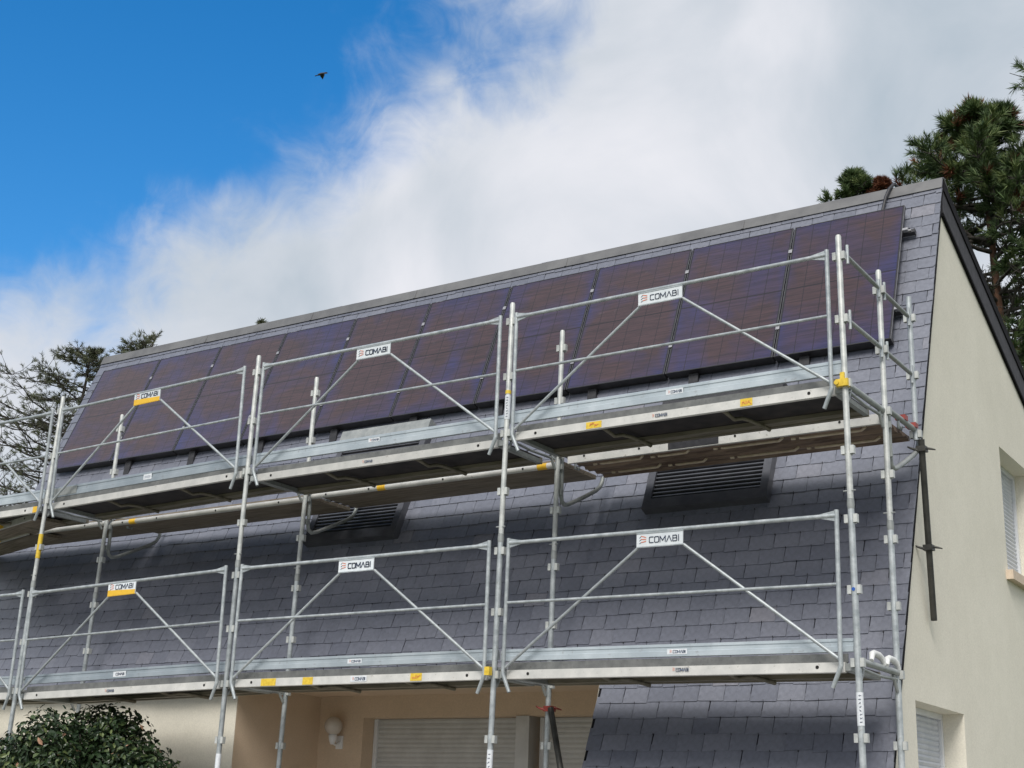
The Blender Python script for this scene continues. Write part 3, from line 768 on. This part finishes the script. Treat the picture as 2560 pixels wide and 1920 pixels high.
dp = make_deck(); index_kids(); DK = []
DKS = [('upper', 0, -1.49, 0, 0, .0), ('upper', 1, -4.47, 0, 0, -.038), ('upper', 2, -7.46, -.03, .02, .0), ('upper', 3, -10.5, -.03, -.03, -.01),
       ('lower', 0, -1.49, -1.962, -1.99, .0), ('lower', 1, -4.48, -1.96, -1.962, .0), ('lower', 2, -7.48, -2.02, -1.965, .0), ('lower', 3, -10.5, -2.01, -2.01, .0)]
for n_, (lev, k, cx, zl, zr, dz) in enumerate(DKS):
    o = dp if n_ == 0 else dup(dp)
    o['label'] = '%s front deck plank of the scaffold in the %s' % (lev, BAY[k])
    o.location = (cx, 0, (zl+zr)/2+dz); o.rotation_euler = (0, -math.atan2(zr-zl, 3.0), 0); DK.append(o)
def patch(i, x0, x1, z0=-.070, z1=-.006, mat='yellow_paint'):
    return part('yellow_patch', MB().add([(x0, -.0042, z0), (x1, -.0042, z0), (x1, -.0022, z1), (x0, -.0022, z1)], [(0, 1, 2, 3)]), mat, DK[i])
def scrawl(i, x0, x1):
    mb = MB(); rr_ = random.Random(int(x0*100))
    for q in range(5): 
        a = rr_.uniform(.4, 2.6); mb.obox(((x0+x1)/2+(q-2)*.016, -.0055, -.037+rr_.uniform(-.008, .008)), (math.cos(a), 0, math.sin(a)), (-math.sin(a), 0, math.cos(a)), (0, 1, 0), .013, .0025, .0006)
    part('painted_mark', mb, 'ink_orange', DK[i])
patch(0, -.71, -.565, -.066, -.010); scrawl(0, -.71, -.565); patch(0, .65, .75, -.064, -.004); scrawl(0, .65, .75)
patch(5, -1.08, -.90); patch(5, -.58, -.46); patch(5, .62, .74, -.066, -.004); scrawl(5, .62, .74); patch(3, 1.33, 1.399, -.070, -.004, 'orange_yellow')
beam_sticker(DK[0], -.04, -.036, .046, -.004, False); beam_sticker(DK[1], -.02, -.034, .040, -.004, False)
beam_sticker(DK[4], .14, -.030, .046, -.004, False); beam_sticker(DK[5], .06, -.034, .050, -.0036); beam_sticker(DK[6], -.10, -.034, .044, -.004, False)

# bracket decks (upper level, towards the roof): steel planks in the right bay, timber ones further left
def make_bracket_deck(k):
    st = k == 0
    r = thing('bracket_plank', '%s inner deck plank nearest the roof, %s' % ('ribbed rusty steel' if st else 'timber', BAY[k]), 'scaffold deck', group='inner deck planks on the brackets')
    if st: part('front_beam', MB().box(-1.42, 1.42, .862, .895, -.072, .008), 'beam_metal', r)
    else: part('front_beam', MB().tube([(-1.46, .872, -.068), (1.46, .872, -.068)], .029, 12), 'beam_metal', r)
    if st:
        for j, (a, b_) in enumerate(((.896, 1.215), (1.225, 1.545))):
            part('steel_plank', MB().prism_x([(a, -.048), (a+.028, -.054), (a+.05, -.030), (a+.13, -.030), (a+.15, -.044), (a+.18, -.044), (a+.20, -.030), (a+.27, -.030), (b_-.028, -.054), (b_, -.048), (b_, -.010), (a, -.010)], -1.43, 1.43), 'rusty_steel', r)
            for x0, x1 in ((-1.2, -.75), (-.62, -.30), (-.02, .55), (.68, 1.25)):
                part('rib', MB().tube([(x0, a+.165, -.046), (x0+.03, a+.165, -.05), (x1-.05, a+.165, -.05), (x1, a+.125, -.040)], .0125, 6), 'rib_tan', r)
                part('bead', MB().tube([(x0-.07, a+.165, -.047), (x0-.035, a+.165, -.047)], .013, 6), 'rib_tan', r)
    else:
        for a, b_ in ((.905, 1.12), (1.128, 1.34), (1.348, 1.55)):
            part('plank', MB().box(-1.45, 1.45, a, b_, -.050, -.012), 'timber_deck', r)
    r.location = (-1.49-2.985*k, 0, -.02 if k == 2 else 0)
    if not st:
        for x0 in ((-.55, 1.30) if k == 1 else (-1.1,)):
            part('yellow_band', MB().tube([(x0-.05, .872, -.068), (x0+.05, .872, -.068)], .0305, 12), 'orange_yellow', r)
    else:
        part('dark_tape', MB().box(-.42, .05, .8602, .8618, -.066, .002), 'rubber_black', r)
    for x0 in (-1.25, -.7, .2, 1.1):
        part('hole', MB().tube([(x0, .86 if st else .846, -.02 if st else -.072), (x0, .859 if st else .8425, -.02 if st else -.072)], .011, 10), 'hole_black', r)
    return r
for k in range(4): make_bracket_deck(k)
# angled corner planks at the far left
for (x, y, a, lab, d) in ((-9.45, .20, -14, 'white edged plank set at an angle under the far left deck', 1.0), (-10.22, .74, -14, 'second angled plank behind it at the far left corner', .9)):
    r = thing('corner_plank', lab, 'scaffold deck', (x, y, -.085), 'angled planks at the left corner')
    r.rotation_euler = (0, 0, R_(a))
    part('front_beam', MB().box(-2.2, 0, 0, .03, -.035, .028), 'beam_metal', r)
    part('board', MB().box(-2.2, -.01, .031, .42, -.02, .015), 'timber_deck', r)
    part('yellow_patch', MB().box(-1.15, -.75, -.003, -.001, -.033, .026), 'orange_yellow', r)
    part('hole', MB().tube([(-.18, .002, 0), (-.18, -.003, 0)], .011, 8), 'hole_black', r)

# transoms between front and rear posts
def make_transom():
    r = thing('transom', 'x', 'scaffold beam', group='transoms between front and rear posts')
    part('tube', MB().tube([(0, .03, .005), (0, .775, .005)], .024, 12), 'galvanised_dull', r)
    part('lower_bar', MB().tube([(0, .05, -.045), (0, .40, -.058), (0, .76, -.045)], .012, 8), 'galvanised_dull', r)
    for a, b_ in (((0, .03, -.13), (0, .105, -.02)), ((0, .772, -.13), (0, .695, -.02))):
        part('gusset', MB().tube([a, ((0), (a[1]+b_[1])/2+.0, (a[2]+b_[2])/2-.008), b_], .013, 8), 'galvanised_dull', r)
    return r
tr = make_transom(); index_kids(); first = True
for lev, zz in (('upper', (0, 0, .01, -.03)), ('lower', (-1.99, -1.962, -1.965, -2.01))):
    for k in range(4):
        o = tr if first else dup(tr); first = False
        x = STD[k][0]+STD[k][1]*zz[k]
        o['label'] = '%s transom between the %s pair of posts from the right' % (lev, ['first', 'second', 'third', 'fourth'][k]); o.location = (x, 0, zz[k])
# console brackets behind the rear posts
def make_bracket():
    r = thing('console_bracket', 'x', 'bracket', group='console brackets carrying the inner deck')
    part('upright', MB().tube([(0, .872, .03), (0, .872, -.36), (0, .885, -.405), (0, .93, -.425), (0, 1.0, -.405), (0, 1.25, -.29), (0, 1.46, -.185), (0, 1.535, -.135), (0, 1.575, -.075), (0, 1.585, -.03)], .0195, 12), 'galvanised_dull', r)
    part('arm', MB().tube([(0, .80, .03), (0, 1.62, .03)], .023, 12), 'galvanised_dull', r)
    for z in (-.10, -.33): part('clip', MB().box(-.03, .03, .825, .853, z-.025, z+.025), 'galvanised_dull', r)
    part('hook', MB().tube([(0, 1.10, .0), (0, 1.10, -.055), (0, 1.16, -.06), (0, 1.16, -.03)], .012, 8), 'galvanised', r)
    return r
br = make_bracket(); index_kids()
for k in range(4):
    o = br if k == 0 else dup(br)
    x = STD[4+k][0]; o.location = (x, 0, (-.0, 0, .0, -.03)[k])
    o['label'] = ['bent console bracket at the right end post beside the gable', 'bent console bracket left of the right roof window', 'bent console bracket in front of the left roof window', 'bent console bracket at the far left rear post'][k]

# right end: edge posts and end rails
r = thing('edge_post', 'short guard post on the bracket tip in front of the gable corner', 'scaffold post', (0.008, 1.5, -.03))
part('tube', MB().tube([(0, 0, -.03), (.0, 0, 1.21)], .0225, 12), 'galvanised', r)
me = bpy.data.meshes['rosette']
for z in (1.02, .52, .02):
    o = link('rosette', me, r); o.location = (0, 0, z)
def end_rail(y0, y1, z0, z1, lab):
    r = thing('end_rail', lab, 'guardrail', (0.012, y0, z0), 'end guard rails at the gable')
    d = Vector((0, y1-y0, z1-z0)); a, b_ = d*.07, d*.94
    part('rail', MB().tube([a, d*.12, d*.88, b_], [.010, .0175, .0175, .010], 10), 'galvanised_dull', r)
    part('hook_pin', MB().tube([(.016, d.y*.055, -.075), (.016, d.y*.055, .075)], .0125, 8), 'galvanised', r)
    part('hook_pin', MB().tube([(.0, d.y*.945, d.z-.075), (.0, d.y*.945, d.z+.075)], .0125, 8), 'galvanised', r)
end_rail(0, .8, 1.02, 1.0, 'upper end rail between front and rear end posts'); end_rail(.8, 1.5, 1.0, .99, 'upper end rail between rear end post and bracket post')
end_rail(0, .8, .50, .50, 'middle end rail between front and rear end posts'); end_rail(.8, 1.5, .50, .49, 'middle end rail between rear end post and bracket post')
# red clips on the plank ends, white straps on the lower transom
for i, (y, l_) in enumerate(((1.22, 'red plastic clip on the inner plank end, left one'), (1.47, 'red plastic clip at the bracket tip'))):
    mb = MB().box(-.05, .03, y-.035, y+.035, .035, .075); mb.box(-.05, -.02, y-.05, y-.036, .035, .06)
    tag(part('plank_clip', mb, 'red_plastic', None), l_, 'clip', 'red plank clips')
for (y, z, l_) in ((.35, -1.93, 'white strap looped over the lower end transom, left loop'), (.66, -1.93, 'white strap looped over the lower end transom, right loop')):
    mb = MB().tube([(0.02, y-.13, z-.03), (0.01, y-.09, z+.018), (0, y-.02, z+.032), (0, y+.06, z+.028), (.01, y+.11, z+.008), (.02, y+.13, z-.035)], [.016, .022, .024, .026, .022, .014], 8)
    tag(part('strap', mb, 'white_strap', None), l_, 'strap', 'white straps on the lower transom')

# stay tubes with couplers
def coupler(mb, c, s=1.0):
    c = Vector(c); mb.obox(c, (1, 0, 0), (0, 1, 0), (0, 0, 1), .038*s, .038*s, .022*s)
    mb.tube([c+Vector((-.03, -.03, -.01)), c+Vector((-.075, -.05, .005)), c+Vector((-.10, -.055, .02))], [.012, .009, .006], 6)
    mb.tube([c+Vector((.03, .02, .01)), c+Vector((.075, .03, .0)), c+Vector((.10, .03, -.008))], [.012, .008, .005], 6)
    mb.tube([c+Vector((-.02, .02, -.035)), c+Vector((-.02, .02, .04))], .008, 6)
r = thing('stay_tube', 'dark iron stay tube reaching from the bracket tip down the gable wall', 'scaffold tube')
A = Vector((.052, 1.49, -.06)); B = Vector((-.058, 1.909, -1.452))
part('tube', MB().tube([A, B], .0255, 14), 'black_iron', r)
for f_ in (.055, .60):
    mb = MB(); coupler(mb, A.lerp(B, f_)); part('coupler', mb, 'black_iron', r)
r = thing('raking_tube', 'dark raking tube clamped to the rear post in front of the loggia', 'scaffold tube')
A = Vector((-2.955, .76, -2.20)); B = Vector((-1.75, -.25, -4.73))
part('tube', MB().tube([A, B], .0255, 12), 'black_iron', r)
mb = MB(); coupler(mb, A+Vector((-.03, .03, .0)), 1.0); part('coupler', mb, 'red_plastic', r)

# ------------------------------------------------------------------ vegetation
def tuft(mb, c, d, n, L, w, rnd_, tone):
    c = Vector(c); d = Vector(d).normalized()
    a = d.orthogonal().normalized(); b_ = d.cross(a)
    for i in range(n):
        an = rnd_.uniform(0, 6.283); sp = rnd_.uniform(.25, 1.25)
        v = (d+(a*math.cos(an)+b_*math.sin(an))*sp).normalized()
        base = c+d*rnd_.uniform(-.5, .5)*L*.8
        l_ = L*rnd_.uniform(.7, 1.15); side = v.cross(Vector((rnd_.uniform(-1, 1), rnd_.uniform(-1, 1), rnd_.uniform(-1, 1)))).normalized()*w
        mb.ct = min(1, max(0, tone+rnd_.gauss(0, .15)))
        mb.add([base-side, base+side, base+v*l_*.6+side*.8, base+v*l_, base+v*l_*.6-side*.8], [(0, 1, 2, 3, 4)])
def pine(name, label, trunk, r0, profile, nlimb, seed, mat, nt, L, w, group, bark_='bark', dead=None, density=1.0, up=.35, brown=0.0, twig=(3, 6), flat=1.0):
    rr_ = random.Random(seed)
    base = Vector((trunk[0][0], trunk[0][1], GZ))
    root = thing(name, label, 'tree', base, group)
    path = [base]+[Vector(p) for p in trunk]
    H = path[-1].z-base.z
    rad = [max(.02, r0*(1-(p.z-base.z)/H*.92)) for p in path]
    part('trunk', MB().tube(path, rad, 10), bark_, root, base)
    def at(z):
        for a, b_ in zip(path, path[1:]):
            if a.z <= z <= b_.z: return a.lerp(b_, (z-a.z)/(b_.z-a.z))
        return path[-1]
    br_, cr, cb_ = MB(), MB(), MB()
    zlo, zhi = profile[0][0], profile[-1][0]
    for i in range(nlimb):
        z = zlo+(zhi-zlo)*(i+rr_.random())/nlimb
        for (z0_, l0), (z1_, l1) in zip(profile, profile[1:]):
            if z0_ <= z <= z1_: R0 = l0+(l1-l0)*(z-z0_)/(z1_-z0_)
        ln = R0*rr_.uniform(.65, 1.1); an = rr_.uniform(0, 6.283) if i % 3 else rr_.choice((0, math.pi))+rr_.gauss(0, .5)
        dr = Vector((math.cos(an), math.sin(an), rr_.uniform(-.1, .35)*flat)).normalized()
        o = at(z); pts_ = [o]; d = dr.copy()
        for q in range(5):
            d = (d+Vector((rr_.gauss(0, .18), rr_.gauss(0, .18), rr_.gauss(.05, .12)*flat+(.03 if flat < 1 else 0)))).normalized(); pts_.append(pts_[-1]+d*ln/5)
        rb_ = max(.012, r0*.18*(ln/max(.3, profile[0][1]))**.5)
        br_.tube(pts_, [rb_*(1-.17*q) for q in range(6)], 5, False)
        isdead = dead and z < dead and rr_.random() < .72
        for q in range(1, 6):
            for _ in range(rr_.randint(*twig)):
                if q < 2 and rr_.random() < .6: continue
                p = pts_[q]; dv = (d*.6+Vector((rr_.gauss(0, .8), rr_.gauss(0, .8), rr_.gauss(up, .45)*flat))).normalized()
                tl = ln*rr_.uniform(.10, .26)+.06
                e_ = p+dv*tl; mid_ = p.lerp(e_, .5)+Vector((rr_.gauss(0, .03), rr_.gauss(0, .03), -tl*.08))
                br_.tube([p, mid_, e_], [.012, .009, .006], 4, False)
                if isdead: 
                    if rr_.random() < .5: br_.tube([mid_, mid_+Vector((rr_.gauss(0, .12), rr_.gauss(0, .12), rr_.gauss(0, .12)))], [.007, .004], 3, False)
                    continue
                if rr_.random() < density:
                    tone = rr_.random()*.8+.2*max(0, dv.z)
                    tgt = cb_ if rr_.random() < brown else cr
                    tuft(tgt, e_, dv, nt, L, w, rr_, tone)
                    if rr_.random() < .5: tuft(tgt, mid_, dv, nt//2, L, w, rr_, tone*.8)
    part('branches', br_, bark_ if bark_ == 'bark_grey' else 'bark_grey', root, base)
    part('crown', cr, mat, root, base, True)
    if brown: part('brown_needles', cb_, 'needle_brown', root, base, True)
    return root
pine('pine_tree', 'tall pine with reddish trunk rising behind the gable at right', [(-2.80, 16, 3.0), (-2.88, 16, 5.9), (-2.92, 16, 6.6), (-2.94, 16, 7.9), (-3.01, 16, 8.9), (-2.90, 16, 10.3), (-2.92, 16, 10.75)], .25,
     [(3.6, 1.4), (6.0, 1.5), (7.2, 1.5), (8.0, 1.7), (8.7, 1.6), (9.25, 1.3), (9.8, .85), (10.6, .30)], 130, 12, 'needle_green', 46, .21, .0070, 'trees behind the house', 'bark', dead=7.9, density=.95, brown=.06)
pine('pine_tree', 'second pine whose branch tips enter at the right picture edge', [(-.55, 17, 5.0), (-.6, 17, 9.5), (-.6, 17, 13.9)], .24,
     [(6.5, 1.7), (9.0, 1.9), (11.4, 1.9), (12.6, 1.3), (13.7, .3)], 70, 23, 'needle_green', 36, .20, .0075, 'trees behind the house', 'bark', density=.9, brown=.04)
pine('conifer_tree', 'green conifer tip peeking over the ridge left of the pine', [(-5.3, 15, 5.0), (-5.22, 15, 9.1), (-5.18, 15, 9.42)], .16,
     [(5.0, 1.2), (7.6, .8), (8.6, .50), (9.35, .10)], 74, 31, 'needle_green', 34, .13, .006, 'trees behind the house', 'bark_grey', up=.6, twig=(4, 7))
pine('conifer_tree', 'small rust brown conifer tip showing above the ridge', [(-4.72, 15, 6.0), (-4.70, 15, 8.95), (-4.69, 15, 9.15)], .12,
     [(5.6, .9), (7.6, .5), (8.6, .22), (9.1, .05)], 50, 37, 'needle_brown', 30, .10, .005, 'trees behind the house', 'bark_grey', up=.6, twig=(4, 7))
pine('cedar_tree', 'sparse dark cedar beyond the far left end of the roof', [(-35.2, 20, 3.0), (-34.9, 20, 8.0), (-34.5, 20, 11.0), (-34.5, 20, 12.0)], .30,
     [(3.5, 5.6), (7.0, 5.0), (9.0, 3.4), (11.0, 1.7), (11.9, .4)], 112, 41, 'needle_dark', 20, .16, .006, 'trees beyond the left gable', 'bark_grey', density=.85, up=.35, twig=(5, 9), flat=.38)
pine('cedar_tree', 'thin cedar top with curved bare twigs just above the ridge end', [(-32.6, 21, 6.0), (-32.9, 21, 11.0), (-33.1, 21, 12.4)], .2,
     [(6.0, 2.6), (9.8, 2.2), (11.4, 1.7), (12.3, .4)], 70, 43, 'needle_dark', 18, .16, .007, 'trees beyond the left gable', 'bark_grey', density=.6, up=.7, twig=(3, 6), flat=.8)
pine('conifer_tree', 'tiny tree tip just showing over the middle of the ridge', [(-21.2, 15, 6.0), (-21.2, 15, 8.85), (-21.15, 15, 9.05)], .14,
     [(5.0, 1.4), (7.4, .8), (8.55, .3), (9.0, .08)], 36, 47, 'needle_dark', 20, .12, .006, 'trees behind the house', 'bark_grey', twig=(3, 6))

# broad-leaved bush at lower left
def bush():
    rr_ = random.Random(19); base = Vector((-8.0, 0.0, GZ))
    root = thing('bush', 'glossy leaved evergreen bush at lower left in front of the scaffold', 'bush', base)
    st = MB()
    blobs = [((-8.06, .36, -2.46), .42, .36, .36), ((-7.72, .32, -2.66), .46, .38, .48), ((-7.34, .28, -2.93), .46, .42, .46), ((-8.14, -.22, -2.60), .36, .36, .42), ((-8.55, -.30, -2.86), .38, .36, .40), ((-8.0, -.25, -2.98), .50, .45, .46), ((-8.0, 0, -3.55), 1.0, .65, .8)]
    lf, dl = MB(), MB()
    for c, rx, ry, rz in blobs:
        c = Vector(c)
        for k in range(6): st.tube([base+Vector((rr_.gauss(0, .06), rr_.gauss(0, .06), .05)), base.lerp(c, .5)+Vector((rr_.gauss(0, .12), rr_.gauss(0, .12), .1)), c+Vector((rr_.gauss(0, rx*.4), rr_.gauss(0, ry*.4), rr_.gauss(0, rz*.4)))], [.03, .018, .006], 5, False)
        n = int(3200*(rx*ry*rz)**.5/.45)
        for i in range(n):
            d = Vector((rr_.gauss(0, 1), rr_.gauss(0, 1), rr_.gauss(0, 1))).normalized(); q = rr_.random()**.35*rr_.uniform(.82, 1.10)
            p = c+Vector((d.x*rx*q, d.y*ry*q, d.z*rz*q))
            nrm_ = (d+Vector((rr_.gauss(0, .6), rr_.gauss(0, .6), rr_.gauss(.35, .6)))).normalized()
            ax = nrm_.orthogonal().normalized(); ax = (Matrix.Rotation(rr_.uniform(0, 6.28), 3, nrm_) @ ax); ax = (ax+Vector((0, 0, .35))).normalized(); ay = nrm_.cross(ax).normalized()
            L = rr_.uniform(.038, .088); W = L*rr_.uniform(.20, .30)
            tgt = dl if rr_.random() < .008 else lf
            tgt.ct = min(1, max(0, rr_.gauss(.42, .26)))
            f_ = nrm_*(W*.35)
            tgt.add([p-ax*L*.5, p-ax*L*.12+ay*W+f_, p+ax*L*.25+ay*W*.8+f_, p+ax*L*.55-nrm_*L*.08, p+ax*L*.25-ay*W*.8+f_, p-ax*L*.12-ay*W+f_, p+ax*L*.05], [(0, 6, 1), (1, 6, 2), (2, 6, 3), (3, 6, 4), (4, 6, 5), (5, 6, 0)])
    part('stems', st, 'bark_grey', root, base)
    tag(part('foliage', lf, 'bush_leaf', root, base, True), kind='stuff'); tag(part('withered_blossoms', dl, 'dry_leaf', root, base, True), kind='stuff')
bush()

# bird in the blue
r = thing('bird', 'small black bird flying in the blue sky', 'bird', (-18.92, 14, 15.17))
r.rotation_euler = (0, R_(-18), R_(33)); 
part('body', MB().tube([(-.13, 0, 0), (-.09, 0, .008), (-.02, 0, .012), (.06, 0, .006), (.10, 0, .01), (.125, 0, .006), (.15, 0, .002)], [.008, .026, .034, .026, .020, .016, .003], 10), 'bird_black', r)
mb = MB().add([(-.06, .01, .02), (.05, .01, .02), (.06, .16, .05), (-.02, .30, .02), (-.06, .16, .045)], [(0, 1, 2, 3, 4)]); part('wing', mb, 'bird_black', r)
mb = MB().add([(.02, -.01, .01), (.07, -.01, .01), (.13, -.06, -.05), (.17, -.10, -.09), (.08, -.05, -.05)], [(0, 1, 2, 3, 4)]); part('wing', mb, 'bird_black', r)
part('tail', MB().box(-.19, -.12, -.018, .018, -.003, .003), 'bird_black', r)
